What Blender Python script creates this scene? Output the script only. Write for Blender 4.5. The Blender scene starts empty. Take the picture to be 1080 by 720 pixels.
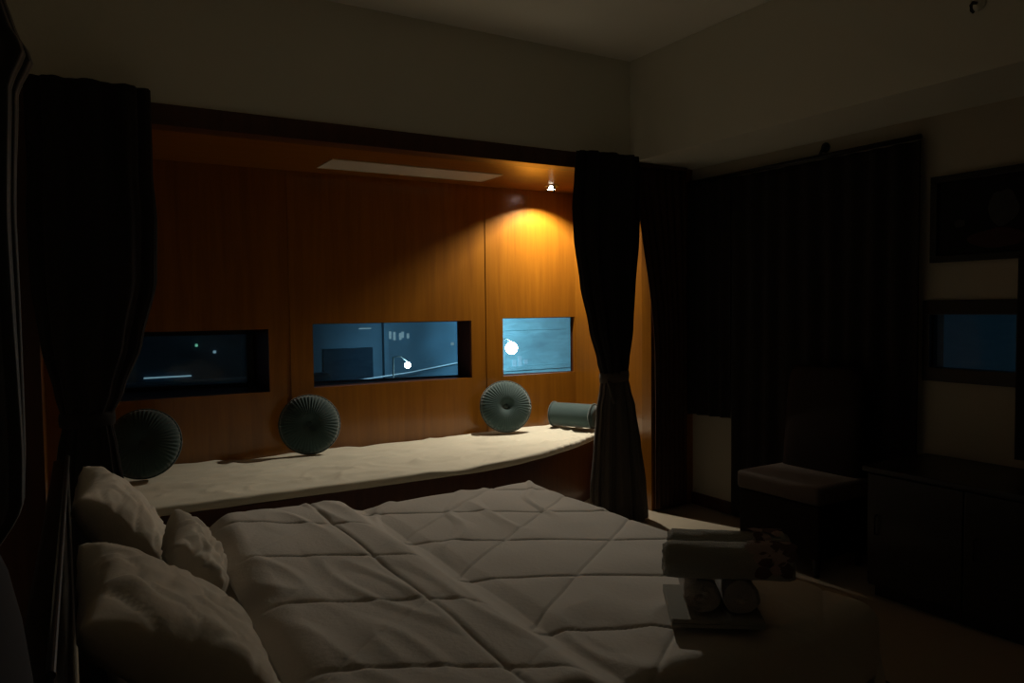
import bpy, bmesh, math, random
from mathutils import Vector, Matrix, noise

random.seed(7)
SC = bpy.context.scene
COL = SC.collection
PI = math.pi

# ------------------------------------------------------------------ render look
SC.view_settings.view_transform = 'Standard'
SC.view_settings.look = 'None'
SC.view_settings.exposure = 0.0
SC.view_settings.gamma = 1.0
SC.view_settings.use_curve_mapping = False
SC.cycles.max_bounces = 12
SC.cycles.diffuse_bounces = 6
SC.cycles.glossy_bounces = 4
SC.cycles.transparent_max_bounces = 12
SC.cycles.sample_clamp_indirect = 3.0
SC.cycles.use_denoising = True


# ------------------------------------------------------------------ materials
def mat(name, color, rough=0.6, spec=0.5, coat=0.0, sheen=0.0, bump=0.0, bscale=60.0, var=0.0, vscale=4.0, metal=0.0):
    m = bpy.data.materials.new(name)
    m.use_nodes = True
    nt = m.node_tree
    b = nt.nodes['Principled BSDF']
    b.inputs['Base Color'].default_value = (*color, 1)
    b.inputs['Roughness'].default_value = rough
    b.inputs['Specular IOR Level'].default_value = spec
    b.inputs['Coat Weight'].default_value = coat
    b.inputs['Coat Roughness'].default_value = 0.15
    b.inputs['Sheen Weight'].default_value = sheen
    b.inputs['Metallic'].default_value = metal
    tc = nt.nodes.new('ShaderNodeTexCoord')
    if var > 0:
        n = nt.nodes.new('ShaderNodeTexNoise')
        n.inputs['Scale'].default_value = vscale
        n.inputs['Detail'].default_value = 4
        nt.links.new(tc.outputs['Object'], n.inputs['Vector'])
        mx = nt.nodes.new('ShaderNodeMix'); mx.data_type = 'RGBA'
        mx.inputs['A'].default_value = (*[c * (1 - var) for c in color], 1)
        mx.inputs['B'].default_value = (*[min(1, c * (1 + var)) for c in color], 1)
        nt.links.new(n.outputs['Fac'], mx.inputs['Factor'])
        nt.links.new(mx.outputs['Result'], b.inputs['Base Color'])
    if bump > 0:
        n2 = nt.nodes.new('ShaderNodeTexNoise')
        n2.inputs['Scale'].default_value = bscale
        n2.inputs['Detail'].default_value = 3
        nt.links.new(tc.outputs['Object'], n2.inputs['Vector'])
        bp = nt.nodes.new('ShaderNodeBump')
        bp.inputs['Strength'].default_value = bump
        bp.inputs['Distance'].default_value = 0.01
        nt.links.new(n2.outputs['Fac'], bp.inputs['Height'])
        nt.links.new(bp.outputs['Normal'], b.inputs['Normal'])
    return m


def wood(name, c1, c2, rough=0.3, coat=0.3, scale=(9, 9, 0.5), bump=0.05):
    m = bpy.data.materials.new(name)
    m.use_nodes = True
    nt = m.node_tree
    b = nt.nodes['Principled BSDF']
    b.inputs['Roughness'].default_value = rough
    b.inputs['Coat Weight'].default_value = coat
    b.inputs['Coat Roughness'].default_value = 0.12
    tc = nt.nodes.new('ShaderNodeTexCoord')
    mp = nt.nodes.new('ShaderNodeMapping')
    mp.inputs['Scale'].default_value = scale
    nt.links.new(tc.outputs['Object'], mp.inputs['Vector'])
    n = nt.nodes.new('ShaderNodeTexNoise')
    n.inputs['Scale'].default_value = 2.0
    n.inputs['Detail'].default_value = 8
    n.inputs['Roughness'].default_value = 0.65
    n.inputs['Distortion'].default_value = 0.6
    nt.links.new(mp.outputs['Vector'], n.inputs['Vector'])
    cr = nt.nodes.new('ShaderNodeValToRGB')
    cr.color_ramp.elements[0].position = 0.3
    cr.color_ramp.elements[0].color = (*c1, 1)
    cr.color_ramp.elements[1].position = 0.7
    cr.color_ramp.elements[1].color = (*c2, 1)
    nt.links.new(n.outputs['Fac'], cr.inputs['Fac'])
    nt.links.new(cr.outputs['Color'], b.inputs['Base Color'])
    bp = nt.nodes.new('ShaderNodeBump')
    bp.inputs['Strength'].default_value = bump
    bp.inputs['Distance'].default_value = 0.004
    nt.links.new(n.outputs['Fac'], bp.inputs['Height'])
    nt.links.new(bp.outputs['Normal'], b.inputs['Normal'])
    return m


def emit(name, color, strength):
    m = bpy.data.materials.new(name)
    m.use_nodes = True
    nt = m.node_tree
    nt.nodes.clear()
    o = nt.nodes.new('ShaderNodeOutputMaterial')
    e = nt.nodes.new('ShaderNodeEmission')
    e.inputs['Color'].default_value = (*color, 1)
    e.inputs['Strength'].default_value = strength
    nt.links.new(e.outputs[0], o.inputs['Surface'])
    return m


def dirty_glass(name, haze=0.12):
    """clear window glass carrying a film of dust and smears"""
    m = bpy.data.materials.new(name)
    m.use_nodes = True
    nt = m.node_tree
    nt.nodes.clear()
    o = nt.nodes.new('ShaderNodeOutputMaterial')
    tr = nt.nodes.new('ShaderNodeBsdfTransparent')
    tr.inputs['Color'].default_value = (0.86, 0.95, 1.0, 1)
    gl = nt.nodes.new('ShaderNodeBsdfGlossy')
    gl.inputs['Roughness'].default_value = 0.06
    df = nt.nodes.new('ShaderNodeBsdfTranslucent')
    df.inputs['Color'].default_value = (0.62, 0.78, 0.86, 1)
    fr = nt.nodes.new('ShaderNodeFresnel')
    fr.inputs['IOR'].default_value = 1.45
    tc = nt.nodes.new('ShaderNodeTexCoord')
    mp = nt.nodes.new('ShaderNodeMapping')
    mp.inputs['Scale'].default_value = (2.2, 2.2, 7)
    n = nt.nodes.new('ShaderNodeTexNoise')
    n.inputs['Scale'].default_value = 1.8
    n.inputs['Detail'].default_value = 9
    n.inputs['Roughness'].default_value = 0.7
    n.inputs['Distortion'].default_value = 0.8
    nt.links.new(tc.outputs['Object'], mp.inputs['Vector'])
    nt.links.new(mp.outputs['Vector'], n.inputs['Vector'])
    rg = nt.nodes.new('ShaderNodeMapRange')
    rg.inputs['From Min'].default_value = 0.35
    rg.inputs['From Max'].default_value = 0.75
    rg.inputs['To Min'].default_value = haze * 0.35
    rg.inputs['To Max'].default_value = haze * 1.8
    nt.links.new(n.outputs['Fac'], rg.inputs['Value'])
    m1 = nt.nodes.new('ShaderNodeMixShader')
    nt.links.new(rg.outputs['Result'], m1.inputs['Fac'])
    nt.links.new(tr.outputs[0], m1.inputs[1])
    nt.links.new(df.outputs[0], m1.inputs[2])
    m2 = nt.nodes.new('ShaderNodeMixShader')
    nt.links.new(fr.outputs[0], m2.inputs['Fac'])
    nt.links.new(m1.outputs[0], m2.inputs[1])
    nt.links.new(gl.outputs[0], m2.inputs[2])
    nt.links.new(m2.outputs[0], o.inputs['Surface'])
    return m


M = {}
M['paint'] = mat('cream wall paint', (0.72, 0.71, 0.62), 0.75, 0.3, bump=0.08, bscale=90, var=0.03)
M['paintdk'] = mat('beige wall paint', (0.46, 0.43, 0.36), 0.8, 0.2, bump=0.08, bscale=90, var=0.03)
M['ceil'] = mat('white ceiling paint', (0.86, 0.85, 0.79), 0.85, 0.2, bump=0.05, bscale=80)
M['wood'] = wood('varnished teak panelling', (0.19, 0.066, 0.0045), (0.28, 0.108, 0.008), 0.30, 0.4)
M['woodh'] = wood('varnished teak boards', (0.19, 0.066, 0.0045), (0.28, 0.108, 0.008), 0.30, 0.4, (0.5, 9, 9))
M['wooddk'] = wood('dark stained wood', (0.055, 0.017, 0.009), (0.09, 0.03, 0.014), 0.38, 0.2)
M['woodblk'] = wood('near black stained wood', (0.007, 0.005, 0.0045), (0.012, 0.008, 0.0065), 0.4, 0.2)
M['reveal'] = wood('shaded wood lining', (0.05, 0.016, 0.009), (0.08, 0.026, 0.012), 0.45, 0.1)  # recess shade put into the colour of the window linings
M['tile'] = mat('beige floor tile', (0.40, 0.35, 0.27), 0.38, 0.5, var=0.06, vscale=3)
M['linen'] = mat('white cotton linen', (0.72, 0.69, 0.63), 0.9, 0.15, sheen=0.1, bump=0.12, bscale=140)
M['sheet'] = mat('cream bench sheet', (0.72, 0.69, 0.57), 0.9, 0.15, sheen=0.1, bump=0.12, bscale=120)
M['duvet'] = mat('white quilted duvet cotton', (0.59, 0.56, 0.52), 0.9, 0.15, sheen=0.1, bump=0.15, bscale=70)
M['pillow'] = mat('white pillow cotton', (0.62, 0.57, 0.49), 0.9, 0.15, sheen=0.1, bump=0.2, bscale=28)
M['towel'] = mat('greyish white terry', (0.34, 0.34, 0.31), 1.0, 0.05, sheen=0.2, bump=0.6, bscale=260)
M['towelw'] = mat('white terry', (0.44, 0.41, 0.39), 1.0, 0.05, sheen=0.2, bump=0.6, bscale=260)
M['velvet'] = mat('teal velvet', (0.030, 0.066, 0.068), 0.75, 0.25, sheen=0.5, bump=0.1, bscale=200)
M['velvetdk'] = mat('teal velvet piping', (0.022, 0.05, 0.052), 0.6, 0.3, sheen=0.5)
M['gold'] = mat('gold thread', (0.55, 0.45, 0.28), 0.4, 0.5, metal=0.5)
M['drape'] = mat('black brown drapery', (0.020, 0.018, 0.0185), 0.9, 0.1, sheen=0.05, bump=0.1, bscale=240)
M['drapetaupe'] = mat('dark taupe drapery', (0.085, 0.073, 0.063), 0.85, 0.2, sheen=0.2, bump=0.1, bscale=240)
M['padding'] = mat('blue grey padded fabric', (0.085, 0.092, 0.115), 0.9, 0.1)
M['drapebrown'] = mat('brown drapery', (0.050, 0.024, 0.014), 0.85, 0.2, bump=0.1, bscale=240)
M['drapegrey'] = mat('slate grey drapery', (0.042, 0.048, 0.055), 0.65, 0.3, sheen=0.2, bump=0.1, bscale=240)
M['black'] = mat('black metal', (0.012, 0.012, 0.013), 0.4, 0.4)
M['leather'] = mat('dark brown upholstery', (0.012, 0.0065, 0.005), 0.6, 0.2, bump=0.1, bscale=120)
M['seat'] = mat('brown grey seat upholstery', (0.15, 0.125, 0.11), 0.7, 0.3, bump=0.1, bscale=120)
M['white'] = mat('white diffuser plastic', (0.55, 0.51, 0.45), 0.5, 0.4)
M['chrome'] = mat('brushed steel', (0.55, 0.55, 0.55), 0.3, 0.5, metal=1.0)
M['glass'] = dirty_glass('dusty window glass', 0.14)
M['glassclear'] = dirty_glass('lightly dusty window glass', 0.09)
M['lens'] = emit('lit downlight lens', (1.0, 0.90, 0.70), 40.0)
M['lamp'] = emit('lit street lamp globe', (0.72, 0.92, 1.0), 55.0)
M['lampsmall'] = emit('lit small lamp globe', (0.85, 0.95, 0.95), 30.0)
M['litfar'] = emit('far window and ledge glow', (0.55, 0.85, 0.95), 0.32)  # for far windows, and added glow on a pale ledge strip
M['litgreen'] = emit('lit far green lamp', (0.3, 0.9, 0.55), 0.5)
M['facade'] = mat('pale blue render', (0.45, 0.70, 0.80), 0.9, 0.2, bump=0.2, bscale=8, var=0.55, vscale=1.1)
M['facademid'] = mat('slate blue render', (0.07, 0.13, 0.17), 0.9, 0.2, var=0.5, vscale=2.0)
M['facadedk'] = mat('dark blue render', (0.05, 0.09, 0.14), 0.9, 0.2, var=0.25, vscale=1.0)
M['darkpane'] = mat('dark building glazing', (0.012, 0.024, 0.036), 0.95, 0.0)
M['ground'] = mat('outdoor paving', (0.12, 0.13, 0.13), 0.9, 0.2, var=0.2, vscale=2)
M['rail'] = mat('pale painted ledge', (0.75, 0.82, 0.85), 0.6, 0.3)
M['print'] = mat('faded dark print', (0.014, 0.014, 0.015), 0.7, 0.1, var=0.5, vscale=7)
M['printgrey'] = mat('grey print pigment', (0.036, 0.036, 0.038), 0.6, 0.3, var=0.3, vscale=20)
M['printred'] = mat('dark red print pigment', (0.04, 0.009, 0.010), 0.6, 0.3, var=0.3, vscale=20)
M['rose'] = mat('dusty rose pattern', (0.42, 0.33, 0.33), 1.0, 0.05, bump=0.5, bscale=260)
M['plum'] = mat('dark plum pattern', (0.14, 0.09, 0.09), 1.0, 0.05, bump=0.5, bscale=260)


# ------------------------------------------------------------------ object helpers
def link(name, bm, m, parent=None, smooth=False, mats=None):
    bmesh.ops.recalc_face_normals(bm, faces=bm.faces[:])
    me = bpy.data.meshes.new(name)
    bm.to_mesh(me)
    bm.free()
    for x in (mats or [m]):
        me.materials.append(x)
    if smooth:
        for p in me.polygons:
            p.use_smooth = True
    o = bpy.data.objects.new(name, me)
    COL.objects.link(o)
    if parent is not None:
        o.parent = parent
    return o


def tag(o, label=None, cat=None, group=None, kind=None):
    if label: o['label'] = label
    if cat: o['category'] = cat
    if group: o['group'] = group
    if kind: o['kind'] = kind
    return o


def thing(name, loc, label, cat, group=None, rz=0.0):
    o = bpy.data.objects.new(name, None)
    o.empty_display_size = 0.1
    COL.objects.link(o)
    o.location = loc
    o.rotation_euler = (0, 0, rz)
    return tag(o, label, cat, group)


def struct(name, bm, m, parent=None, smooth=False, label=None):
    o = link(name, bm, m, parent, smooth)
    if parent is None:
        o['kind'] = 'structure'
    if label: o['label'] = label
    return o


def B(lo, hi, bev=0.0, bm=None, seg=2):
    """box from lo to hi, optionally bevelled, added to bm"""
    out = bm if bm is not None else bmesh.new()
    t = bmesh.new()
    bmesh.ops.create_cube(t, size=1.0)
    for v in t.verts:
        v.co = Vector(((lo[i] + hi[i]) / 2 + v.co[i] * (hi[i] - lo[i]) for i in range(3)))
    if bev > 0:
        bmesh.ops.bevel(t, geom=t.edges[:], offset=bev, segments=seg, profile=0.7, affect='EDGES')
    merge(out, t)
    return out


def merge(dst, src, mtx=None, mi=0):
    if mtx is not None:
        src.transform(mtx)
    vm = {}
    for v in src.verts:
        vm[v] = dst.verts.new(v.co)
    for f in src.faces:
        try:
            nf = dst.faces.new([vm[v] for v in f.verts])
            nf.material_index = mi if mi else f.material_index
            nf.smooth = f.smooth
        except ValueError:
            pass
    src.free()
    return dst


def rings(rows, cap=True, bm=None, close=True):
    """skin a list of closed point rings"""
    bm = bm if bm is not None else bmesh.new()
    vs = [[bm.verts.new(p) for p in r] for r in rows]
    n = len(rows[0])
    for a, b in zip(vs[:-1], vs[1:]):
        for i in range(n if close else n - 1):
            j = (i + 1) % n
            bm.faces.new((a[i], a[j], b[j], b[i]))
    if cap:
        bm.faces.new(vs[0][::-1])
        bm.faces.new(vs[-1])
    return bm


def lathe(profile, n=32, bm=None, mtx=None):
    """profile list of (r, z) spun about z"""
    rows = []
    for r, z in profile:
        rows.append([Vector((max(r, 1e-4) * math.cos(2 * PI * i / n), max(r, 1e-4) * math.sin(2 * PI * i / n), z)) for i in range(n)])
    t = rings(rows)
    if mtx is not None:
        t.transform(mtx)
    if bm is None:
        return t
    return merge(bm, t)


def tube(pts, r, n=10, bm=None):
    pts = [Vector(p) for p in pts]
    rows = []
    up0 = Vector((0.13, 0.21, 0.97))
    for i, p in enumerate(pts):
        d = (pts[min(i + 1, len(pts) - 1)] - pts[max(i - 1, 0)]).normalized()
        u = d.cross(up0)
        if u.length < 1e-3:
            u = d.cross(Vector((1, 0, 0)))
        u.normalize()
        w = d.cross(u).normalized()
        rr = r[i] if isinstance(r, (list, tuple)) else r
        rows.append([p + (u * math.cos(2 * PI * k / n) + w * math.sin(2 * PI * k / n)) * rr for k in range(n)])
    t = rings(rows)
    if bm is None:
        return t
    return merge(bm, t)


def prism(poly, z0, z1, bm=None):
    t = rings([[Vector((x, y, z0)) for x, y in poly], [Vector((x, y, z1)) for x, y in poly]])
    if bm is None:
        return t
    return merge(bm, t)


def fnoise(x, y, z=0.0):
    return noise.noise(Vector((x, y, z)))


def sstep(a, b, x):
    t = max(0.0, min(1.0, (x - a) / (b - a)))
    return t * t * (3 - 2 * t)


def interp(tab, z):
    """smooth interpolation through a table of (z, value...) sorted by z"""
    if z <= tab[0][0]: return tab[0][1:]
    for a, b in zip(tab[:-1], tab[1:]):
        if z <= b[0]:
            t = (z - a[0]) / (b[0] - a[0])
            t = t * t * (3 - 2 * t) * 0.5 + t * 0.5
            return tuple(a[i] + (b[i] - a[i]) * t for i in range(1, len(a)))
    return tab[-1][1:]


# ------------------------------------------------------------------ camera
R = ((0.857, -0.514, -0.011), (-0.034, -0.035, -0.999), (0.513, 0.857, -0.048))
yaw, pitch, roll = CAM_YPR = (0.5429, -0.0455, -0.0118)
fwd = Vector((math.sin(yaw) * math.cos(pitch), math.cos(yaw) * math.cos(pitch), math.sin(pitch)))
rt = Vector((math.cos(yaw), -math.sin(yaw), 0))
upv = rt.cross(fwd)
r2 = rt * math.cos(roll) + upv * math.sin(roll)
u2 = -rt * math.sin(roll) + upv * math.cos(roll)
mc = Matrix((r2, u2, -fwd)).transposed().to_4x4()
mc.translation = Vector((0, 0, 1.5))
cd = bpy.data.cameras.new('camera')
cam = bpy.data.objects.new('camera', cd)
COL.objects.link(cam)
cam.matrix_world = mc
cd.sensor_width = 36.0
cd.lens = 36.0 * 800 / 1080
cd.clip_start = 0.02
SC.camera = cam

# ------------------------------------------------------------------ room shell
YF, YB, XR, XB = 4.17, 5.29, 4.10, 3.50     # alcove front plane, alcove back wall, right wall, beam face
ZC, ZS, ZA = 3.20, 2.50, 2.455              # ceiling, beam underside, alcove ceiling
XL, YR = -0.55, -1.6                        # left and rear walls
AL = -0.06                                  # alcove left side

struct('floor', B((XL - .1, YR - .1, -0.1), (XR + .2, YB + .1, 0.0)), M['tile'])
struct('ceiling', B((XL - .1, YR - .1, ZC), (XR + .2, YF + .12, ZC + .1)), M['ceil'])
struct('wall_front', B((XL, YF, 2.53), (XR + .1, YF + .12, ZC)), M['paint'])
struct('trim_1', B((XL, YF - .012, 2.425), (3.70, YF + .12, 2.53), 0.004), M['wooddk'])
bm = B((XL, YF, 0.0), (AL, YF + .10, 2.425))
struct('wall_front_left', bm, M['wooddk'])
struct('wall_front_right', B((3.69, YF, 0.0), (XR, YF + .10, 2.53), 0.003), M['wood'])
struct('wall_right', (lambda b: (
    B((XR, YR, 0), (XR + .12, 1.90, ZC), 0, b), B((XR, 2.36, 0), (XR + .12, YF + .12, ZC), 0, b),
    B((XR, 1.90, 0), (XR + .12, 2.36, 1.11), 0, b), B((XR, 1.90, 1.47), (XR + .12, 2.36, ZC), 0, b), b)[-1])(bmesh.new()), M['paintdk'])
struct('beam_right', B((XB, YR, ZS), (XR, YF, ZC), 0.006), M['paint'])
struct('wall_left', B((XL - .1, YR, 0), (XL, YB, ZC)), M['paint'])
struct('wall_rear', B((XL, YR - .1, 0), (XR, YR, ZC)), M['paint'])
struct('baseboard_right', B((XR - .015, YR, 0), (XR, YF, 0.09), 0.003), M['wooddk'])

# alcove
W = {1: (0.20, 1.252, 0.939, 1.368), 2: (1.556, 2.820, 0.945, 1.397), 3: (3.107, 3.822, 0.938, 1.410)}
T = 0.03
b = bmesh.new()
xs = [AL, W[1][0], W[1][1], W[2][0], W[2][1], W[3][0], W[3][1], 3.85]
for i in range(7):
    x0, x1 = xs[i], xs[i + 1]
    if i % 2 == 1:
        w = W[(i + 1) // 2]
        B((x0, YB, 0), (x1, YB + T, w[2]), 0, b)
        B((x0, YB, w[3]), (x1, YB + T, ZA), 0, b)
    else:
        B((x0, YB, 0), (x1, YB + T, ZA), 0, b)
struct('wall_alcove_back', b, M['wood'])
# thin shadow-gap battens where the panelling boards meet
g = bmesh.new()
for x in (1.40, 2.955):
    B((x - .003, YB - .004, 0.5), (x + .003, YB, ZA), 0, g)
struct('trim_2', g, M['wood'])
struct('wall_alcove_right', prism([(3.83, YB), (3.69, YF + .10), (3.80, YF + .10), (3.93, YB + T)], 0, ZA), M['wood'])
struct('wall_alcove_left', B((AL - .1, YF + .1, 0), (AL, YB + T, ZA)), M['wood'])
struct('ceiling_alcove', B((AL - .1, YF + .12, ZA), (3.95, YB + T, ZA + .08)), M['woodh'])


def gy(x):                       # the outer glazing line runs askew to the inner panelling
    return YB + T + 0.012 + (3.84 - x) * 0.172


FR = {1: 0.045, 2: 0.010, 3: 0.006}
for n, (x0, x1, z0, z1) in W.items():
    t = 0.02
    b = bmesh.new()
    ya, yb0, yb1 = YB + 0.002, gy(x0), gy(x1)
    prism([(x0 - t, ya + .03), (x0 - t, yb0), (x0, yb0), (x0, ya + .03)], z0 - t, z1 + t, b)
    prism([(x1, ya + .026), (x1, yb1), (x1 + t, yb1), (x1 + t, ya + .026)], z0 - t, z1 + t, b)
    prism([(x0 - t, ya + .03), (x1 + t, ya + .03), (x1 + t, yb1 + .002), (x0 - t, yb0 + .002)], z0 - t, z0, b)
    prism([(x0 - t, ya + .03), (x1 + t, ya + .03), (x1 + t, yb1 + .002), (x0 - t, yb0 + .002)], z1, z1 + t, b)
    root = struct('window_%d' % n, b, M['reveal'])
    f = FR[n]
    b = bmesh.new()
    def q(xa, xb, za, zb):
        prism([(xa, gy(xa) - .012), (xb, gy(xb) - .012), (xb, gy(xb) + .012), (xa, gy(xa) + .012)], za, zb, b)
    q(x0, x1, z0, z0 + f * .6); q(x0, x1, z1 - f, z1); q(x0, x0 + f, z0, z1); q(x1 - f, x1, z0, z1)
    link('window_frame', b, M['black'] if n == 1 else M['wooddk'], root)
    p = prism([(x0 + f, gy(x0 + f) - .003), (x1 - f, gy(x1 - f) - .003), (x1 - f, gy(x1 - f) + .003), (x0 + f, gy(x0 + f) + .003)], z0 + f * .6, z1 - f)
    link('pane', p, M['glass'] if n == 3 else M['glassclear'], root)

# right-wall window
b = bmesh.new()
B((XR - .02, 1.84, 1.07), (XR + .06, 2.40, 1.145), 0.004, b); B((XR - .02, 1.84, 1.432), (XR + .06, 2.40, 1.51), 0.004, b)
B((XR - .02, 1.84, 1.145), (XR + .06, 1.925, 1.432), 0.004, b); B((XR - .02, 2.36, 1.145), (XR + .06, 2.40, 1.432), 0.004, b)
w4 = struct('window_4', b, M['woodblk'])
link('pane', B((XR + .02, 1.925, 1.145), (XR + .028, 2.36, 1.432)), M['glassclear'], w4)

# ------------------------------------------------------------------ bench seat in the alcove
def yfront(x):
    if x < 2.2: return 4.205 + 0.02 * sstep(1.0, 0.0, x)
    t = (x - 2.2) / (3.74 - 2.2)
    return 4.205 + 0.62 * (t ** 1.75)


N = 60
xsb = [AL + .002 + (3.765 - AL) * i / N for i in range(N + 1)]
poly = [(x, yfront(x) + .03) for x in xsb] + [(3.80, YB - .002), (AL + .002, YB - .002)]
bench = thing('window_bench', (0, 0, 0), 'built-in dark wooden bench under the slot windows in the alcove', 'bench')
link('bench_base', prism(poly, 0.0, 0.425), M['wooddk'], bench)
poly2 = [(x, yfront(x) + .012) for x in xsb] + [(3.80, YB - .002), (AL + .002, YB - .002)]
link('bench_top', prism(poly2, 0.425, 0.447), M['wooddk'], bench)

# mattress on the bench
b = bmesh.new()
NU, NV = 220, 46
prof = [(0.016, 0.0), (0.004, 0.006), (0.0, 0.018), (0.0, 0.034), (0.004, 0.045), (0.014, 0.051), (0.03, 0.053)]
rows = []
for i in range(NU + 1):
    x = AL + .03 + (3.745 - AL - .03) * i / NU
    yf = yfront(x) - .004
    xin = 1.0
    pts = []
    for d, h in prof:
        w = 0.006 * fnoise(x * 6, h * 30, 3) + 0.010 * fnoise(x * 1.6, 2.2)
        gather = 0.010 * math.sin(x * 75 + 3 * fnoise(x * 5, 1)) * sstep(2.7, 3.1, x) * sstep(0, .03, h)
        sag = 0.012 * sstep(0.25, 0, abs(x - 2.15)) * (1 if h > .03 else .2)
        pts.append(Vector((x, yf + d + w + gather, max(0.4487, 0.449 + h - sag))))
    yb = YB - 0.02
    y0 = pts[-1].y
    for j in range(1, NV + 1):
        y = y0 + (yb - y0) * j / NV
        e = min(1.0, (y - yf) / 0.12)
        z = 0.449 + 0.053
        z += 0.010 * fnoise(x * 2.2, y * 3.2, 0.3) + 0.005 * fnoise(x * 7 + y * 4, y * 6, 1.3)
        rid = fnoise(x * 1.3 + y * 1.1, y * 5 - x * 1.0, 5.0)
        z += 0.014 * max(0, 1 - abs(rid) * 7) * e
        r5 = fnoise(x * 4 - y * 2, y * 7 + x * 2, 15.0)
        z += 0.007 * max(0, 1 - abs(r5) * 6) * sstep(.9, .1, (y - yf))
        z -= 0.012 * sstep(0.25, 0, abs(x - 2.15)) * (1 - e)
        if j == NV: z = 0.449
        pts.append(Vector((x, y, max(z, .452 if j < NV else 0.449))))
    rows.append(pts)
bm = rings(rows, cap=True)
mt = link('bench_mattress', bm, M['sheet'], None, True)
tag(mt, 'long thin cream sheeted mattress lying on the wooden alcove bench', 'mattress')

# ------------------------------------------------------------------ bed
bed = thing('bed', (1.1, 2.5, 0), 'low dark double bed carrying the white duvet', 'bed')
def L(lo, hi):        # world box to bed-local
    return (lo[0] - 1.1, lo[1] - 2.5, lo[2]), (hi[0] - 1.1, hi[1] - 2.5, hi[2])
link('bed_base', B(*L((0.036, 1.42, 0.07), (2.27, 3.24, 0.28)), 0.012), M['woodblk'], bed)
for x in (0.16, 2.19):
    for y in (1.52, 3.16):
        link('leg', B(*L((x - .035, y - .035, 0), (x + .035, y + .035, 0.07)), 0.006), M['woodblk'], bed)
b = bmesh.new()
hb = [(-0.075, 1.42), (-0.020, 1.42), (0.034, 3.56), (-0.02, 3.56)]
prism([(x - 1.1, y - 2.5) for x, y in hb], 0.0, 0.90, b)
link('headboard', b, M['woodblk'], bed)
link('headboard_rail', tube([(-.024 - 1.1, 1.42 - 2.5, .912), (.030 - 1.1, 3.56 - 2.5, .912)], 0.008, 12), M['woodblk'], bed)
# rounded padded end of the headboard nearest the viewer
rows = []
for i in range(15):
    a = PI * i / 14
    s = max(math.sin(a), 0.02) ** 0.6
    z = 0.80 - 0.46 * math.cos(a)
    rows.append([Vector((-0.155 + 0.125 * s * math.cos(t), 1.15 + .285 * s * math.sin(t), z)) - Vector((1.1, 2.5, 0)) for t in [2 * PI * k / 28 for k in range(28)]])
link('headboard_padding', rings(rows), M['padding'], bed, True)

mat_b = bmesh.new()
B((0.11, 1.50, 0.283), (2.02, 3.235, 0.55), 0.05, mat_b, 4)
mo = link('mattress', mat_b, M['linen'], None, True)
tag(mo, 'thick white bed mattress under the duvet, bare beside the pillows', 'mattress')

# duvet : quilted, with its head end turned back
def drop(v, lo, hi, r=0.055):
    """map a cloth coordinate past an edge down over that edge"""
    if v < lo: e, s, c = lo - v, -1, lo
    elif v > hi: e, s, c = v - hi, 1, hi
    else: return v, 0.0
    q_ = PI * r / 2
    if e < q_: return c + s * r * math.sin(e / r), r * (1 - math.cos(e / r))
    return c + s * (r + 0.06 * (e - q_)), r + (e - q_)


def groove(d, w=0.012):
    return max(0.0, 1 - abs(d) / w)


def lineoff(v, step, off):
    return abs(((v - off + step / 2) % step) - step / 2)


NX, NY = 300, 300
X0, X1 = 0.50, 2.05 + 0.30
Y0, Y1 = 1.44 - 0.26, 3.26 + 0.26
rows = []
for i in range(NX + 1):
    cx_ = X0 + (X1 - X0) * i / NX
    row = []
    for j in range(NY + 1):
        cy_ = Y0 + (Y1 - Y0) * j / NY
        slant = (3.3 - cy_) * -0.035               # the folds run slightly askew
        xe = cx_ + slant * sstep(1.4, .5, cx_)
        x, dx = drop(xe, -1, 2.045)
        y, dy = drop(cy_, 1.42, 3.255)
        xl = xe - slant                              # coordinate along the bed, unskewed
        ridge = 1.085
        z = 0.588
        # quilting: main layer
        main = sstep(1.05, 1.16, cx_)
        n1 = cx_ * .515 + cy_ * .857
        n2 = -cx_ * .6 + cy_ * .8
        q1, q2 = lineoff(n1, 0.407, 3.309), lineoff(n2, 0.38, 0.743)
        puff = 0.009 * (1 - math.exp(-(q1 / 0.055))) * (1 - math.exp(-(q2 / 0.055)))
        gr = 0.008 * max(groove(q1, .010), 0.75 * groove(q2, .010))
        # flap layer
        n1f = lineoff(n1, 0.40, 2.588)
        n2f = lineoff(n2, 0.40, 1.02)
        gf = 0.007 * max(groove(n1f), 0.35 * groove(n2f))
        pf = 0.007 * (1 - math.exp(-(n1f / 0.06)))
        seam = 0.010 * groove(cx_ - 0.93, 0.014)
        flap = sstep(0.50, 0.60, cx_) * (1 - sstep(1.02, 1.15, cx_))
        hgt = 0.052 * math.sqrt(max(0, flap))
        z += main * (puff - gr) + (1 - main) * (hgt + flap * (pf - gf - seam))
        valley = 0.012 * max(0.0, 1 - abs(cx_ - 1.17) / 0.06)
        z -= valley
        # soft wrinkles
        z += 0.008 * fnoise(x * 2.3, y * 2.3, 7) + 0.005 * fnoise(x * 6, y * 4, 2)
        rr = fnoise(x * 2.6 - y * 1.3, y * 1.2 + x * 1.8, 11)
        z += main * 0.010 * max(0, 1 - abs(rr) * 9) * sstep(0.1, .45, fnoise(x * 1.1, y * 1.1, 31) + .35)
        rf = fnoise(x * 7 + y * 1.1, y * 1.6, 17)
        z += (1 - main) * flap * 0.008 * max(0, 1 - abs(rf) * 4)
        out = max(dx, dy)
        wob = 0.018 * math.sin(9 * (cx_ + cy_) + 4 * fnoise(cx_ * 2, cy_ * 2, 9)) * sstep(0.05, .25, out)
        if dx > 0: x += wob
        if dy > 0: y += wob * (1 if cy_ > 2.5 else -1)
        row.append(Vector((x, y, z - (max(dx, dy) + 0.25 * min(dx, dy)))))
    rows.append(row)
bm = bmesh.new()
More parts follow.
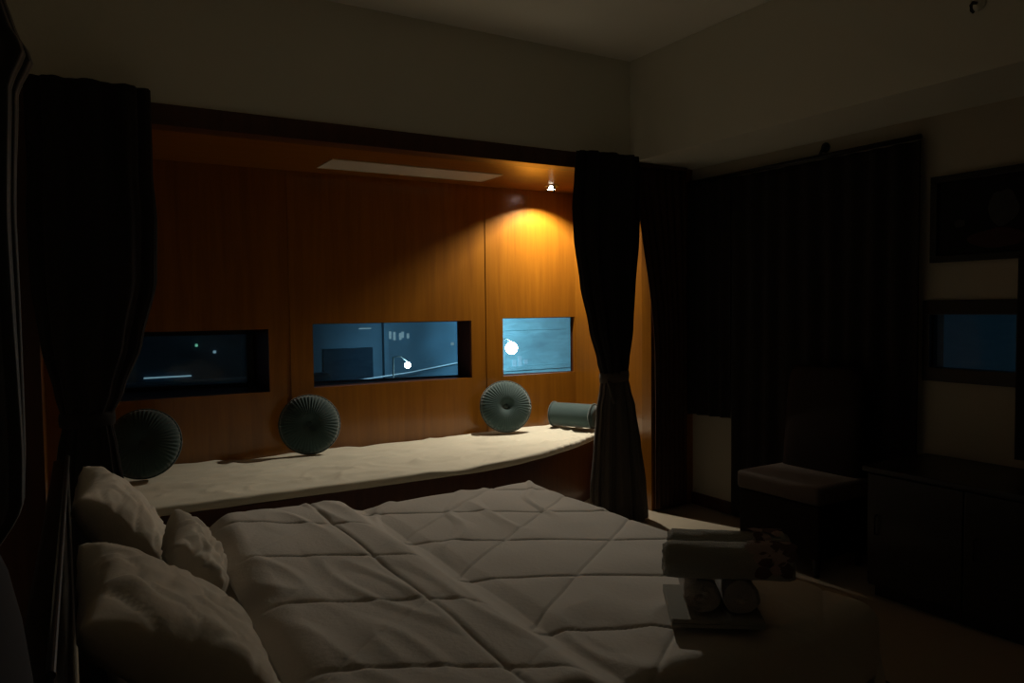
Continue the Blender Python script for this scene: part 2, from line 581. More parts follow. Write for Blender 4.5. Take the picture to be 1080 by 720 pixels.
vs = [[bm.verts.new(p) for p in r] for r in rows]
for i in range(NX):
    for j in range(NY):
        bm.faces.new((vs[i][j], vs[i + 1][j], vs[i + 1][j + 1], vs[i][j + 1]))
dv = link('duvet', bm, M['duvet'], None, True)
md = dv.modifiers.new('thickness', 'SOLIDIFY'); md.thickness = 0.016; md.offset = 0.0
tag(dv, 'white diamond quilted duvet spread over the bed, head end folded back', 'duvet')


# pillows
def pillow_bm(lx, ly, t, seed, n=46, crumple=1.0):
    top, bot = [], []
    for i in range(n + 1):
        u = -1 + 2 * i / n
        a, b_ = [], []
        for j in range(n + 1):
            v = -1 + 2 * j / n
            e = max(0.0, (1 - abs(u) ** 2.6)) * max(0.0, (1 - abs(v) ** 2.6))
            h = t / 2 * (e ** 0.42)
            pin = 1 - 0.10 * (1 - abs(v) ** 1.5) * abs(u) ** 3
            pin2 = 1 - 0.08 * (1 - abs(u) ** 1.5) * abs(v) ** 3
            x, y = lx / 2 * u * pin, ly / 2 * v * pin2
            w = crumple * (0.018 * fnoise(u * 2 + seed, v * 2, seed) + 0.010 * fnoise(u * 5, v * 5 + seed, 3))
            r1 = fnoise(u * 2.2 + v * 1.5 + seed, v * 2.0 - u + seed, 9)
            w -= crumple * 0.016 * max(0, 1 - abs(r1) * 6)
            ed = min(1, e * 4)
            a.append(Vector((x, y, h + w * ed + 0.012 * fnoise(u * 3, v * 3, seed + 5))))
            b_.append(Vector((x, y, -h + w * ed * .5 + 0.012 * fnoise(u * 3, v * 3, seed + 5))))
        top.append(a); bot.append(b_)
    bm = bmesh.new()
    tv = [[bm.verts.new(p) for p in r] for r in top]
    bv = [[bm.verts.new(p) for p in r] for r in bot]
    for i in range(n):
        for j in range(n):
            bm.faces.new((tv[i][j], tv[i + 1][j], tv[i + 1][j + 1], tv[i][j + 1]))
            bm.faces.new((bv[i][j], bv[i][j + 1], bv[i + 1][j + 1], bv[i + 1][j]))
    bmesh.ops.remove_doubles(bm, verts=bm.verts[:], dist=0.002)
    return bm


def place_pillow(label, loc, size, rot, seed, crumple=1.0):
    bm = pillow_bm(*size, seed, crumple=crumple)
    o = link('pillow', bm, M['pillow'], None, True)
    o.location = loc
    o.rotation_euler = rot
    return tag(o, label, 'pillow', 'bed pillows')


# local: x = short side, y = long side, z = thickness
place_pillow('upright white pillow at the far side, touching the headboard', (0.185, 3.06, 0.745), (0.40, 0.58, 0.20), (0, math.radians(52), math.radians(-3)), 1.3, 0.6)
place_pillow('smaller white pillow slumped in front of the far upright pillow', (0.372, 2.64, 0.690), (0.26, 0.42, 0.15), (math.radians(3), math.radians(62), math.radians(-4)), 6.1, 0.55)
place_pillow('large near white pillow sloping from the headboard toward the viewer', (0.225, 1.97, 0.735), (0.50, 0.66, 0.21), (math.radians(-2), math.radians(38), math.radians(-2)), 3.7, 0.6)

# ------------------------------------------------------------------ cushions on the bench
def pleated(r, t, pleats=48, n=240, m=18):
    """a round cushion whose axis is z, pleated towards the middle on both faces"""
    rows = []
    prof = []
    for k in range(m + 1):
        s = k / m
        prof.append(s)
    def face(sign):
        out = []
        for s in prof:
            rad = r * s
            h = t / 2 * (max(0.0, 1 - s ** 3.2)) ** 0.5
            dim = 0.55 * math.exp(-(s / 0.22) ** 2)
            out.append((rad, sign * (h * (1 - dim) + 0.0005)))
        return out
    top = face(1)
    bot = face(-1)
    seq = top + bot[::-1][1:]
    for rad, z in seq:
        s = rad / r
        ring = []
        for i in range(n):
            a = 2 * PI * i / n
            w = (abs(math.cos(pleats * a / 2)) - 0.6) * 0.0065 * min(1, s * 1.6) * (1 if s < 0.98 else 0.6)
            sg = 1 if z >= 0 else -1
            rr = max(rad, 0.003) + (w * 0.5 if s > .8 else 0)
            ring.append(Vector((rr * math.cos(a), rr * math.sin(a), z + sg * w)))
        rows.append(ring)
    return rings(rows, cap=True)


def round_cushion(label, loc, lean, rz, r=0.20, t=0.13):
    o = thing('round_cushion', loc, label, 'cushion', 'round teal cushions on the bench')
    mtx = Matrix.Rotation(rz, 4, 'Z') @ Matrix.Rotation(PI / 2 - lean, 4, 'X')
    bm = pleated(r, t); bm.transform(Matrix.Translation((0, 0, r * math.cos(lean) + t * .45 * math.sin(lean))) @ mtx)
    link('cushion_body', bm, M['velvet'], o, True)
    base = Matrix.Translation((0, 0, r * math.cos(lean) + t * .45 * math.sin(lean))) @ mtx
    bt = lathe([(0.0, 0.012), (0.012, 0.010), (0.02, 0.004), (0.021, -0.004), (0.0, -0.008)], 20)
    bt.transform(base @ Matrix.Translation((0, 0, t * 0.24)))
    link('button', bt, M['velvetdk'], o, True)
    pts = [(r * 1.0 * math.cos(a), r * 1.0 * math.sin(a), 0) for a in [2 * PI * k / 60 for k in range(61)]]
    pb = tube(pts, 0.007, 8); pb.transform(base)
    link('piping', pb, M['velvetdk'], o, True)
    return o


round_cushion('dark round pleated cushion at the far left end of the alcove bench', (0.43, 4.93, 0.508), math.radians(20), math.radians(-16), 0.205)
round_cushion('round teal cushion below the wide middle window', (1.47, 5.12, 0.508), math.radians(14), math.radians(-14))
round_cushion('brightly lit round teal cushion below the bright square window', (3.03, 5.13, 0.508), math.radians(14), math.radians(-22))

bol = thing('bolster_cushion', (3.575, 4.975, 0.520), 'small teal cylindrical bolster beside the tied right curtain', 'cushion', rz=math.radians(-62))
rb = 0.095
b = lathe([(0.02, -.20), (rb * .6, -.205), (rb * .93, -.19), (rb, -.17), (rb * 1.0, -.1), (rb * 1.01, 0), (rb * 1.0, .1), (rb, .17), (rb * .93, .19), (rb * .6, .205), (0.02, .20)], 40)
mx = Matrix.Translation((0, 0, rb + .006)) @ Matrix.Rotation(PI / 2, 4, 'Y')
b.transform(mx)
link('bolster_body', b, M['velvet'], bol, True)
for s in (-1, 1):
    pb = tube([(rb * 1.01 * math.cos(a), rb * 1.01 * math.sin(a), s * .178) for a in [2 * PI * k / 48 for k in range(49)]], 0.008, 8)
    pb.transform(mx)
    link('piping', pb, M['velvetdk'], bol, True)
    bt = lathe([(0.0, 0.008), (0.014, 0.006), (0.018, -.004), (0, -.006)], 16)
    bt.transform(mx @ Matrix.Translation((0, 0, s * .206)))
    link('button', bt, M['velvetdk'], bol, True)

# ------------------------------------------------------------------ gathered curtains
def gathered(tab, yc, n=170, m=120, pleats=9, amp=0.016, seed=0.0, tilt=0.0):
    """tab rows (z, x centre, half width, half depth); closed pleated bundle"""
    z0, z1 = tab[0][0], tab[-1][0]
    rows = []
    for k in range(m + 1):
        z = z0 + (z1 - z0) * k / m
        xc, hw, hd = interp(tab, z)
        ring = []
        for i in range(n):
            a = 2 * PI * i / n
            ph = pleats * a + 1.6 * fnoise(math.cos(a) * 1.3 + seed, math.sin(a) * 1.3, z * 0.5 + seed)
            squeeze = min(1.0, hw / 0.2)
            w = amp * squeeze * (math.sin(ph) + 0.4 * math.sin(2.3 * ph + seed)) + 0.012 * fnoise(math.cos(a) * 2 + seed, math.sin(a) * 2, z * 2.2)
            cx, sy = math.cos(a), math.sin(a)
            ex = abs(cx) ** 0.75 * (1 if cx > 0 else -1)
            ring.append(Vector((xc + (hw + w * .5) * ex, yc + tilt * ex * hw + (hd + w) * sy, z)))
        rows.append(ring)
    return rings(rows)


rc = thing('tied_curtain', (3.25, 4.03, 0), 'dark brown curtain tied at its waist beside the lit alcove corner', 'curtain', 'alcove curtains')
Lc = Matrix.Translation((-3.25, -4.03, 0))
up = gathered([(1.03, 3.258, 0.100, 0.055), (1.12, 3.250, 0.120, 0.060), (1.35, 3.235, 0.175, 0.062), (1.65, 3.215, 0.225, 0.064), (1.95, 3.205, 0.262, 0.066), (2.15, 3.205, 0.272, 0.064), (2.35, 3.215, 0.262, 0.06), (2.515, 3.222, 0.25, 0.05)], 4.055, seed=1.0, pleats=11)
up.transform(Lc); link('drape_upper', up, M['drape'], rc, True)
lo = gathered([(0.012, 3.30, 0.235, 0.075), (0.25, 3.29, 0.222, 0.075), (0.55, 3.278, 0.185, 0.07), (0.80, 3.268, 0.150, 0.065), (0.93, 3.262, 0.115, 0.058), (1.01, 3.258, 0.098, 0.055)], 4.055, seed=4.0, pleats=11)
lo.transform(Lc); link('drape_lower', lo, M['drapetaupe'], rc, True)
tie = bmesh.new()
rows = []
for z, s in ((0.985, 1.02), (0.99, 1.1), (1.02, 1.13), (1.05, 1.1), (1.055, 1.02)):
    rows.append([Vector((3.258 + .105 * s * math.cos(2 * PI * k / 36), 4.055 + .062 * s * math.sin(2 * PI * k / 36), z + .008 * math.cos(2 * PI * k / 36))) for k in range(36)])
tie = rings(rows); tie.transform(Lc)
link('tieback', tie, M['drapetaupe'], rc, True)
flick = rings([[Vector((3.155 + .012 * math.cos(t), 4.0 + .01 * math.sin(t), 0.0)) + Vector((s_ * .05, -.01, 1.0 - s_ * .16)) for t in [2 * PI * k / 10 for k in range(10)]] for s_ in (0, .3, .7, 1.0)])
flick.transform(Lc)
link('tie_end', flick, M['drapetaupe'], rc, True)

lc = thing('tied_curtain', (0.15, 4.03, 0), 'black tied curtain hanging at the dark left end of the alcove', 'curtain', 'alcove curtains')
Lc = Matrix.Translation((-0.15, -4.03, 0))
up = gathered([(1.0, 0.12, 0.10, 0.055), (1.12, 0.135, 0.14, 0.06), (1.35, 0.155, 0.205, 0.062), (1.65, 0.175, 0.255, 0.064), (1.95, 0.178, 0.262, 0.066), (2.15, 0.178, 0.250, 0.064), (2.35, 0.178, 0.252, 0.06), (2.56, 0.178, 0.252, 0.05)], 4.055, seed=8.0, pleats=11)
up.transform(Lc); link('drape_upper', up, M['drape'], lc, True)
lo = gathered([(0.012, 0.10, 0.22, 0.07), (0.3, 0.105, 0.20, 0.07), (0.6, 0.11, 0.16, 0.065), (0.85, 0.118, 0.12, 0.058), (0.985, 0.12, 0.098, 0.055)], 4.055, seed=12.0, pleats=11)
lo.transform(Lc); link('drape_lower', lo, M['drape'], lc, True)
rows = []
for z, s in ((0.965, 1.02), (0.97, 1.1), (1.0, 1.13), (1.03, 1.1), (1.035, 1.02)):
    rows.append([Vector((0.12 + .105 * s * math.cos(2 * PI * k / 36), 4.055 + .062 * s * math.sin(2 * PI * k / 36), z)) for k in range(36)])
tie = rings(rows); tie.transform(Lc)
link('tieback', tie, M['drape'], lc, True)

# flat brown drape against the right jamb of the alcove
jd = thing('brown_drape', (3.80, 4.12, 0), 'dark brown drape hanging flat right of the tied curtain, drawn aside below', 'curtain')
rows = []
for k in range(61):
    z = 0.02 + 2.46 * k / 60
    xl = 3.695 if z < 1.15 else 3.695 - 0.17 * sstep(1.15, 2.45, z) - 0.04 * sstep(2.1, 2.45, z)
    f_, b_ = [], []
    for i in range(61):
        x = xl + (3.985 - xl) * i / 60
        y = 4.128 + 0.010 * math.sin(2 * PI * i / 9 + fnoise(i * .1, z)) + 0.005 * fnoise(x * 9, z * 2, 4)
        f_.append(Vector((x - 3.80, y - .004 - 4.12, z))); b_.append(Vector((x - 3.80, y + .004 - 4.12, z)))
    rows.append(f_ + b_[::-1])
link('drape_cloth', rings(rows), M['drapebrown'], jd, True)
link('drape_header', B((-.30, -.012, 2.47), (.19, .03, 2.495), .004), M['wooddk'], jd)

# drape by the left wall, close to the viewer
ld = thing('hanging_drape', (-0.207, 2.0, 0), 'slate grey drape hanging beside the headboard at the picture edge', 'curtain')
d = gathered([(0.012, -0.305, 0.105, 0.09), (0.92, -0.305, 0.105, 0.09), (1.08, -0.262, 0.15, 0.10), (1.2, -0.262, 0.155, 0.10), (1.7, -0.262, 0.15, 0.10), (1.98, -0.265, 0.165, 0.11), (2.06, -0.255, 0.185, 0.12), (2.12, -0.265, 0.165, 0.11), (2.2, -0.27, 0.15, 0.10), (2.36, -0.27, 0.165, 0.11), (2.55, -0.27, 0.145, 0.10), (3.0, -0.27, 0.14, 0.10)], 2.0, seed=21.0, pleats=10)
d.transform(Matrix.Translation((0.25, -2.0, 0)))
link('drape_cloth', d, M['drapegrey'], ld, True)
link('drape_header', B((-0.17, -0.11, 3.0), (0.13, 0.11, 3.05), 0.01), M['woodblk'], ld)


# flat curtains along the right wall
def sheet_curtain(y0, y1, z0, z1, X, lam=0.15, amp=0.016, seed=0.0, hem=0.0):
    n = int((y1 - y0) / 0.012)
    m = 50
    rows = []
    def off(y, z):
        a = amp * (0.7 + 0.3 * (1 - (z - z0) / (z1 - z0)))
        return a * math.sin(2 * PI * y / lam + 1.5 * fnoise(y * 3 + seed, z * .4)) + 0.008 * fnoise(y * 9, z * 1.5, seed)
    bm = bmesh.new()
    for k in range(m + 1):
        ring = []
        for i in range(n + 1):
            y = y0 + (y1 - y0) * i / n
            z = z0 + (z1 - z0) * k / m + hem * (y - y0) * (1 - k / m)
            ring.append(Vector((X + off(y, z), y, z)))
        for i in range(n, -1, -1):
            y = y0 + (y1 - y0) * i / n
            z = z0 + (z1 - z0) * k / m + hem * (y - y0) * (1 - k / m)
            ring.append(Vector((X + .006 + off(y, z), y, z)))
        rows.append(ring)
    return rings(rows)


wc = thing('window_curtain', (4.04, 3.2, 0), 'wide closed black curtain covering the right wall behind the armchair', 'curtain')
Lw = Matrix.Translation((-4.04, -3.2, 0))
d = sheet_curtain(2.40, 3.73, 0.02, 2.375, 4.045, seed=2.0); d.transform(Lw); link('curtain_panel', d, M['drape'], wc, True)
d = sheet_curtain(3.745, 4.150, 0.70, 2.385, 4.045, seed=5.0, lam=0.11, hem=-0.03); d.transform(Lw); o = link('curtain_panel', d, M['drape'], wc, True)
o['label'] = 'short curtain panel ending above the pale wall'
d = tube([(4.045, 2.40, 2.395), (4.045, 4.15, 2.395)], 0.014, 12); d.transform(Lw); link('curtain_rod', d, M['black'], wc, True)
for y in (3.03,):
    b = bmesh.new()
    tube([(4.099, y, 2.455), (4.07, y, 2.45), (4.045, y, 2.41)], 0.010, 8, b)
    lathe([(0, 0), (.03, 0.0), (.03, .008), (0, .01)], 20, b, Matrix.Translation((4.099, y, 2.455)) @ Matrix.Rotation(-PI / 2, 4, 'Y'))
    b.transform(Lw); link('bracket', b, M['black'], wc, True)

wc2 = thing('window_curtain', (4.04, 1.55, 0), 'black curtain hanging right of the small window by the table', 'curtain')
d = sheet_curtain(1.05, 1.90, 0.72, 1.70, 4.045, seed=9.0); d.transform(Matrix.Translation((-4.04, -1.55, 0))); link('curtain_panel', d, M['drape'], wc2, True)
d = tube([(4.045, 1.05, 1.71), (4.045, 1.90, 1.71)], 0.012, 12); d.transform(Matrix.Translation((-4.04, -1.55, 0))); link('curtain_rod', d, M['black'], wc2, True)

# ------------------------------------------------------------------ towels on the bed foot
ZB = 0.618
def rolled(length, r, seed, turns=3.2, n=140, m=26, squash=0.92):
    """towel roll along x with its spiral layers showing at both ends; built as a solid of revolution with a spiral lip"""
    rows = []
    sec = []
    nn = 72
    for i in range(nn):
        a = 2 * PI * i / nn
        lip = 0.05 * (a / (2 * PI)) * r
        rr = r * (1.0 - 0.05) + lip
        sec.append((a, rr))
    bm = bmesh.new()
    ends = []
    stations = [(-.5, .0), (-.5, .25), (-.497, .45), (-.5, .62), (-.494, .8), (-.49, .93), (-.47, 1.0)] + [(-.45 + .9 * k / m, 1.0) for k in range(m + 1)] + [(.47, 1.0), (.49, .93), (.494, .8), (.5, .62), (.497, .45), (.5, .25), (.5, .0)]
    for s, f in stations:
        ring = []
        for a, rr in sec:
            w = 0.003 * fnoise(s * length * 20, a * 2, seed) + 0.004 * fnoise(s * length * 6, a, seed + 3)
            q = max(f * rr, 0.001) + (w if f > .5 else 0)
            sp = 0.006 * math.sin(2 * PI * (f * turns) - a) if f < 0.97 and abs(s) > .46 else 0.0
            ring.append(Vector((s * length + sp * (1 if s > 0 else -1), q * math.cos(a), q * math.sin(a) * squash)))
        rows.append(ring)
    return rings(rows)


# folded base towel
ang = math.radians(-37)
bt = thing('folded_towel', (1.59, 1.56, ZB), 'folded greyish towel lying flat under the rolled towels', 'towel', 'towels on the bed foot', rz=ang)
for k in range(2):
    b = B((-0.115, -0.135, 0.002 + k * .012), (0.135, 0.13, 0.0135 + k * .012), 0.0055, None, 4)
    bmesh.ops.subdivide_edges(b, edges=b.edges[:], cuts=3, use_grid_fill=True)
    for v in b.verts: v.co.z += 0.003 * fnoise(v.co.x * 9, v.co.y * 9, k)
    link('towel_fold', b, M['towel'], bt, True)
zb = ZB + 0.028
HR, BR = 0.050, 0.054
def roll_thing(label, loc, rz, length, r, m, pattern=False, seed=0.0):
    o = thing('rolled_towel', loc, label, 'towel', 'towels on the bed foot', rz=rz)
    bm = rolled(length, r, seed); bm.transform(Matrix.Translation((0, 0, r * .95)))
    link('towel_roll', bm, m, o, True)
    if pattern:
        random.seed(int(seed * 10) + 3)
        for mname, cnt in (('rose', 16), ('plum', 16)):
            b = bmesh.new()
            for k in range(cnt):
                a = random.uniform(0, PI) * 1.0 + random.choice([0, 0.35, -.35])
                x = length * random.uniform(.17, .46)
                s = random.uniform(.012, .026)
                patch = []
                t = bmesh.new()
                nn = 10
                c = [t.verts.new(Vector((x + s * math.cos(2 * PI * q / nn) * random.uniform(.7, 1.2), (r * 1.012 + .003) * math.cos(a + s / r * math.sin(2 * PI * q / nn)), (r * .93 + .004) * math.sin(a + s / r * math.sin(2 * PI * q / nn)) + r * .95))) for q in range(nn)]
                cc = t.verts.new(Vector((x, (r * 1.02 + .004) * math.cos(a), (r * .945 + .005) * math.sin(a) + r * .95)))
                for q in range(nn): t.faces.new((c[q], c[(q + 1) % nn], cc))
                merge(b, t)
            link('flower_pattern', b, M[mname], o, True)
    return o


dv_ = Vector((math.cos(ang), math.sin(ang), 0)); pv = Vector((-math.sin(ang), math.cos(ang), 0))
c0 = Vector((1.632, 1.572, zb))
roll_thing('small rolled hand towel, left one of the lower pair', c0 - dv_ * .0525, ang + PI / 2, 0.27, HR, M['towelw'], seed=1.0)
roll_thing('small rolled hand towel, right one of the lower pair', c0 + dv_ * .0530, ang + PI / 2, 0.27, HR, M['towelw'], seed=2.0)
zt = zb + 2 * HR * .95 + .002
roll_thing('large rolled bath towel with flower border, front one on top', Vector((c0.x, c0.y, zt)) - pv * .122 + dv_ * .015, ang - .04, 0.345, BR, M['towel'], True, 3.0)
roll_thing('large rolled bath towel with flower border, behind the front one', Vector((c0.x, c0.y, zt)) - pv * .004 + dv_ * .035, ang - .03, 0.335, BR, M['towel'], True, 4.0)

# ------------------------------------------------------------------ armchair by the right wall
ch = thing('upholstered_chair', (3.74, 2.90, 0), 'high backed dark upholstered chair against the black right-hand curtain', 'chair')
def cb(lo, hi, bev, m, name, sub=False):
    b = B(lo, hi, bev, None, 3)
    return link(name, b, m, ch, True)
cb((-0.25, -0.29, 0.40), (0.20, 0.29, 0.505), 0.035, M['seat'], 'seat')
cb((-0.23, -0.28, 0.10), (0.20, 0.28, 0.398), 0.015, M['leather'], 'seat_skirt')
rows = []
for k in range(21):
    s = k / 20
    z = 0.42 + 0.70 * s
    wd = 0.27 * (1 - 0.05 * s) * (1.0 if s < .86 else math.sqrt(max(0.05, 1 - ((s - .86) / .15) ** 2)) * .35 + .65)
    xc = 0.155 + 0.055 * s
    th = 0.045
    ring = []
    for i in range(36):
        a = 2 * PI * i / 36
        c, sn = math.cos(a), math.sin(a)
        ring.append(Vector((xc + th * (abs(c) ** .6) * (1 if c > 0 else -1), wd * (abs(sn) ** .35) * (1 if sn > 0 else -1), z)))
    rows.append(ring)
link('backrest', rings(rows), M['leather'], ch, True)
for x, y in ((-.21, -.25), (-.21, .25), (.16, -.25), (.16, .25)):
    link('leg', tube([(x, y, 0), (x, y, .10)], [.016, .024], 12), M['woodblk'], ch, True)

# dark low cabinet under the right window
cbn = thing('low_cabinet', (3.79, 1.63, 0), 'dark wooden low cabinet standing below the small right-hand window', 'cabinet')
link('cabinet_top', B((-.28, -.74, .645), (.29, .74, .672), 0.006), M['woodblk'], cbn)
link('cabinet_body', B((-.25, -.72, .06), (.285, .72, .644), 0.004), M['woodblk'], cbn)
link('plinth', B((-.22, -.70, 0), (.285, .70, .06)), M['black'], cbn)
for k in range(3):
    y0 = -.715 + k * .478
    dr = link('door', B((-.27, y0, .075), (-.2505, y0 + .472, .635), 0.004), M['woodblk'], cbn)
    link('handle', tube([(-.271, y0 + .42, .33), (-.29, y0 + .42, .335), (-.29, y0 + .42, .425), (-.271, y0 + .42, .43)], .005, 8), M['black'], dr, True)

# framed print above the window
pf = thing('framed_picture', (XR, 2.02, 1.94), 'dark framed print hanging above the small right-hand window', 'picture')
b = bmesh.new()
for lo, hi in (((-.03, -.34, -.23), (0, .34, -.195)), ((-.03, -.34, .195), (0, .34, .23)), ((-.03, -.34, -.195), (0, -.305, .195)), ((-.03, .305, -.195), (0, .34, .195))):
    B((lo[0], lo[1], lo[2]), (hi[0] - .001, hi[1], hi[2]), 0.004, b)
link('frame', b, M['black'], pf)
link('print', B((-.012, -.306, -.196), (-.004, .306, .196)), M['print'], pf)
def blob(cy, cz, ry, rz, seed, m, name):
    n = 26
    rows = []
    for x, f in ((-.0125, 1.0), (-.0135, .97)):
        rows.append([Vector((x, cy + f * ry * (1 + .25 * fnoise(math.cos(2 * PI * k / n) * 1.5, math.sin(2 * PI * k / n) * 1.5, seed)) * math.cos(2 * PI * k / n), cz + f * rz * (1 + .25 * fnoise(math.cos(2 * PI * k / n) * 1.5 + 4, math.sin(2 * PI * k / n) * 1.5, seed)) * math.sin(2 * PI * k / n))) for k in range(n)])
    link(name, rings(rows), m, pf)
blob(-.02, .03, .075, .085, 1.0, M['printgrey'], 'print_motif')
blob(.19, -.03, .03, .02, 5.0, M['printgrey'], 'print_motif')
blob(.0, -.12, .13, .05, 9.0, M['printred'], 'print_motif')

# small round fitting high on the beam
wf = thing('wall_fitting', (XB, 1.83, 2.80), 'small dark round fitting high on the cream beam face', 'fitting')
link('fitting_plate', lathe([(0, 0), (.035, 0.0), (.035, .008), (0, .012)], 24, None, Matrix.Rotation(-PI / 2, 4, 'Y')), M['paint'], wf, True)
link('hook', tube([(-.008, 0, 0), (-.04, 0, -.005), (-.055, 0, -.02), (-.05, 0, -.04), (-.035, 0, -.045)], .007, 8), M['black'], wf, True)

# ------------------------------------------------------------------ alcove ceiling fixtures
dl = thing('downlight', (3.41, 5.02, ZA), 'lit round recessed downlight in the wooden alcove ceiling', 'light')
link('trim_ring', lathe([(.036, -.001), (.056, -.001), (.058, -.006), (.054, -.010), (.040, -.009), (.036, -.004)], 36), M['chrome'], dl, True)
link('lens', lathe([(0, -.0005), (.0300, -.0005), (.0300, -.0020), (0.016, -.0040), (0, -.0045)], 30), M['lens'], dl, True)
# added blocker shaping the beam: long towards wall and curtain side, open towards bed
BLOCKER = [(-180, .030), (-172, .026), (-162, .014), (-150, .007), (-118, .006), (-100, .008), (-95, .060), (-84, .060), (-73, .050), (-69, .030), (-50, .030), (0, .030), (60, .0305), (120, .0305), (150, .030), (172, .030), (180, .030)]
bi, bo, lo_i, lo_o = [], [], [], []
for k in range(120):
    az = -180 + 3 * k
    for a, c in zip(BLOCKER[:-1], BLOCKER[1:]):
        if a[0] <= az <= c[0]:
            hh = a[1] + (c[1] - a[1]) * (az - a[0]) / (c[0] - a[0])
            break
    ca, sa = math.cos(math.radians(az)), math.sin(math.radians(az))
    bi.append(Vector((.0320 * ca, .0320 * sa, -.0004))); lo_i.append(Vector((.0320 * ca, .0320 * sa, -hh)))
    bo.append(Vector((.0336 * ca, .0336 * sa, -.0004))); lo_o.append(Vector((.0336 * ca, .0336 * sa, -hh)))
link('beam_blocker', rings([bi, lo_i, lo_o, bo, bi], cap=False), M['black'], dl)

cp = thing('ceiling_panel', (2.18, 4.92, ZA), 'unlit long white panel light set in the wooden alcove ceiling', 'light')
b = bmesh.new()
for lo, hi in (((-.63, -.165, -.006), (.63, -.15, -.0005)), ((-.63, .15, -.006), (.63, .165, -.0005)), ((-.63, -.15, -.006), (-.615, .15, -.0005)), ((.615, -.15, -.006), (.63, .15, -.0005))):
    B(lo, hi, 0.001, b)
link('frame', b, M['white'], cp)
link('diffuser', B((-.614, -.149, -.004), (.614, .149, -.0008)), M['white'], cp)

# ------------------------------------------------------------------ outside the windows
GZ = -3.0
tag(link('outdoor_ground', B((-12, 5.95, GZ - .1), (26, 40, GZ)), M['ground']), 'dark paved ground outside below the windows', 'ground', kind='structure')

hb = thing('neighbouring_house', (7.6, 11.0, GZ), 'pale blue rendered house lit behind the bright square window', 'building')
link('wall', B((-1.24, 0, 0), (4.0, 3, 7.5)), M['facade'], hb)
for z, t in ((4.05, .05), (3.42, .07)):
    link('ledge', B((-1.24, -.06, z), (4.0, 0, z + t), .01), M['facade'], hb)
for x, z0, z1 in ((-.93, 3.47, 3.60), (-.82, 3.44, 3.66), (-.70, 3.52, 3.60)):
    link('window', B((x - .035, -.02, z0), (x + .035, 0.01, z1), .004), M['rail'], hb)
link('roof', B((-1.24, -.3, 7.5), (4.15, 3.1, 7.7), .02), M['facademid'], hb)

hm = thing('neighbouring_block', (4.4, 11.2, GZ), 'slate blue block with a dark opening behind the wide middle window', 'building')
link('wall', B((-1.75, 0, 0), (1.85, 1.9, 8.0)), M['facademid'], hm)
link('opening', B((-0.96, -.03, 3.40), (-.18, 0.01, 3.90), .01), M['darkpane'], hm)
link('pilaster', B((-.02, -.10, 0), (0.05, 0, 8.0), .01), M['facademid'], hm)
for x, z0, z1 in ((.10, 4.02, 4.14), (.17, 4.00, 4.13), (.27, 4.00, 4.11), (.31, 4.03, 4.13), (.40, 4.02, 4.10)):
    link('far_glow', B((x, -.02, z0), (x + .035, .01, z1)), M['litfar'], hm)
link('far_glow', B((-.39, -.02, 4.185), (-.20, .01, 4.205)), M['litfar'], hm)
link('far_glow', B((1.18, -.02, 3.88), (1.23, .01, 3.93)), M['litfar'], hm)
link('ledge', tube([(-1.2, -.2, 3.34), (-.5, -.2, 3.42), (0.37, -.2, 3.495), (1.78, -.2, 3.68)], .010, 8), M['rail'], hm, True)

hd = thing('distant_block', (2.0, 19.0, GZ), 'distant dark blue block with tiny lights behind the left window', 'building')
link('wall', B((-2.0, 0, 0), (3.2, 3, 9.0)), M['facadedk'], hd)
link('far_glow', B((0.81, -.05, 3.66), (0.86, .01, 3.72)), M['litgreen'], hd)
link('far_glow', B((1.20, -.05, 3.49), (1.26, .01, 3.55)), M['litfar'], hd)
link('far_glow', B((-.3, -.05, 2.97), (.70, .01, 3.0)), M['litfar'], hd)  # pale ledge line made to glow by itself; no window there
pl = link('parapet_wall', B((-3, 7.4, GZ), (2.35, 7.6, 0.86), .02), M['facadedk'])
tag(pl, 'low parapet wall seen along the foot of the left window', 'wall', kind='structure')


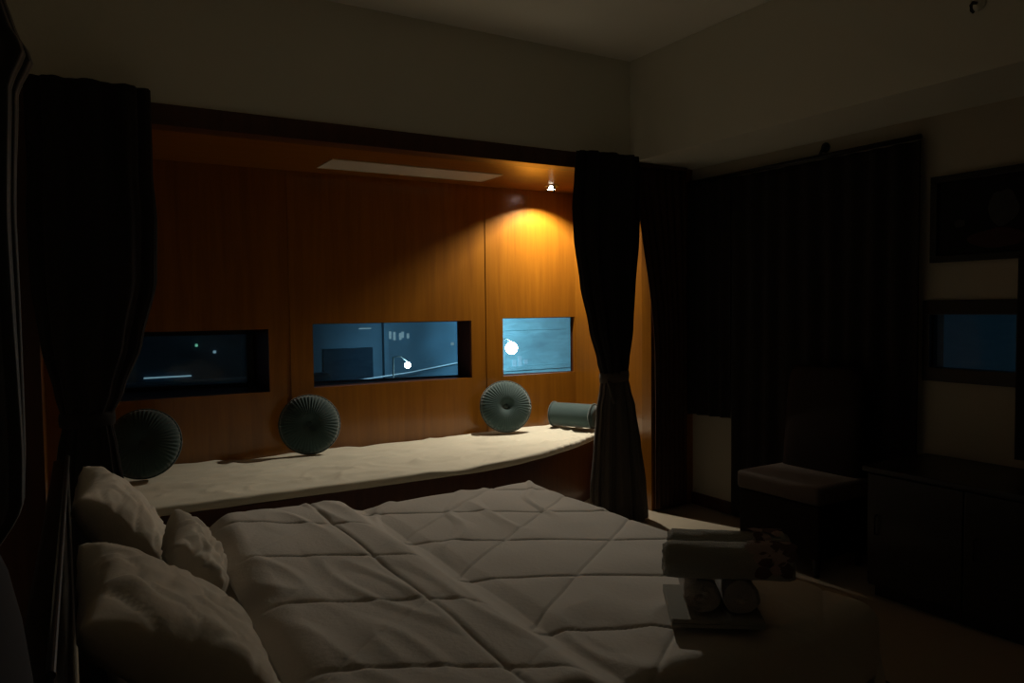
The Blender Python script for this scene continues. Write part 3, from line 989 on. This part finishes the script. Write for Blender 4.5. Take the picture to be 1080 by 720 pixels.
def street_lamp(label, at, r, m, arm):
    o = thing('street_lamp', (at[0], at[1], GZ), label, 'street lamp', 'lamps outside')
    h = at[2] - GZ
    link('globe', lathe([(0.0, -r), (r * .5, -r * .87), (r * .87, -r * .5), (r, 0), (r * .87, r * .5), (r * .5, r * .87), (0, r)], 24, None, Matrix.Translation((0, 0, h))), m, o, True)
    link('pole', tube([(arm, .0, 0), (arm, .0, h + .12)], .012, 10), M['facade'], o, True)
    link('arm', tube([(arm, .0, h + .12), (arm * .5, 0, h + .135), (0, 0, h + r + .005)], .007, 8), M['facade'], o, True)
    return o


def ray(px, py, y):
    d = r2 * ((px - 540) / 800) + u2 * ((360 - py) / 800) + fwd
    return Vector((0, 0, 1.5)) + d * (y / d.y)


P1 = ray(539.5, 367, 9.0)
street_lamp('bright white street lamp at the edge of the square window', P1, 0.085, M['lamp'], -.16)
P2 = ray(430, 385, 10.0)
street_lamp('small white lamp glowing low in the wide middle window', P2, 0.045, M['lampsmall'], -.22)
street_pole = tag(link('lamp_post', tube([(9.5, 3.9, GZ), (9.5, 3.9, 4)], .06, 10), M['rail'], None, True), 'pale pole outside the small right-hand window', 'pole')

# ------------------------------------------------------------------ lights
def spot(name, loc, target, power, color, size, blend, radius):
    d = bpy.data.lights.new(name, 'SPOT')
    d.energy = power; d.color = color; d.spot_size = size; d.spot_blend = blend; d.shadow_soft_size = radius
    o = bpy.data.objects.new(name, d)
    COL.objects.link(o)
    o.location = loc
    o.rotation_euler = (Vector(target) - Vector(loc)).to_track_quat('-Z', 'Y').to_euler()
    return o


spot('downlight_beam', (3.41, 5.02, ZA - .006), (3.41, 5.02, 0.4), 168, (1.0, 0.90, 0.72), math.radians(178), 0.5, 0.009)
# flood of the street lamp on the house fronts
spot('street_flood', P1 + Vector((0, .1, 0.1)), (8.2, 12.0, 0.6), 260, (0.45, 0.82, 1.0), math.radians(120), 0.8, 0.07)
spot('street_flood_small', P2 + Vector((0, .1, 0.1)), (5.0, 13.0, 0.8), 30, (0.5, 0.82, 1.0), math.radians(130), 0.8, 0.05)

# ------------------------------------------------------------------ night sky
wd = bpy.data.worlds.new('night_sky')
SC.world = wd
wd.use_nodes = True
nt = wd.node_tree
bg = nt.nodes['Background']
bg.inputs['Color'].default_value = (0.002, 0.006, 0.009, 1)
bg.inputs['Strength'].default_value = 1.0
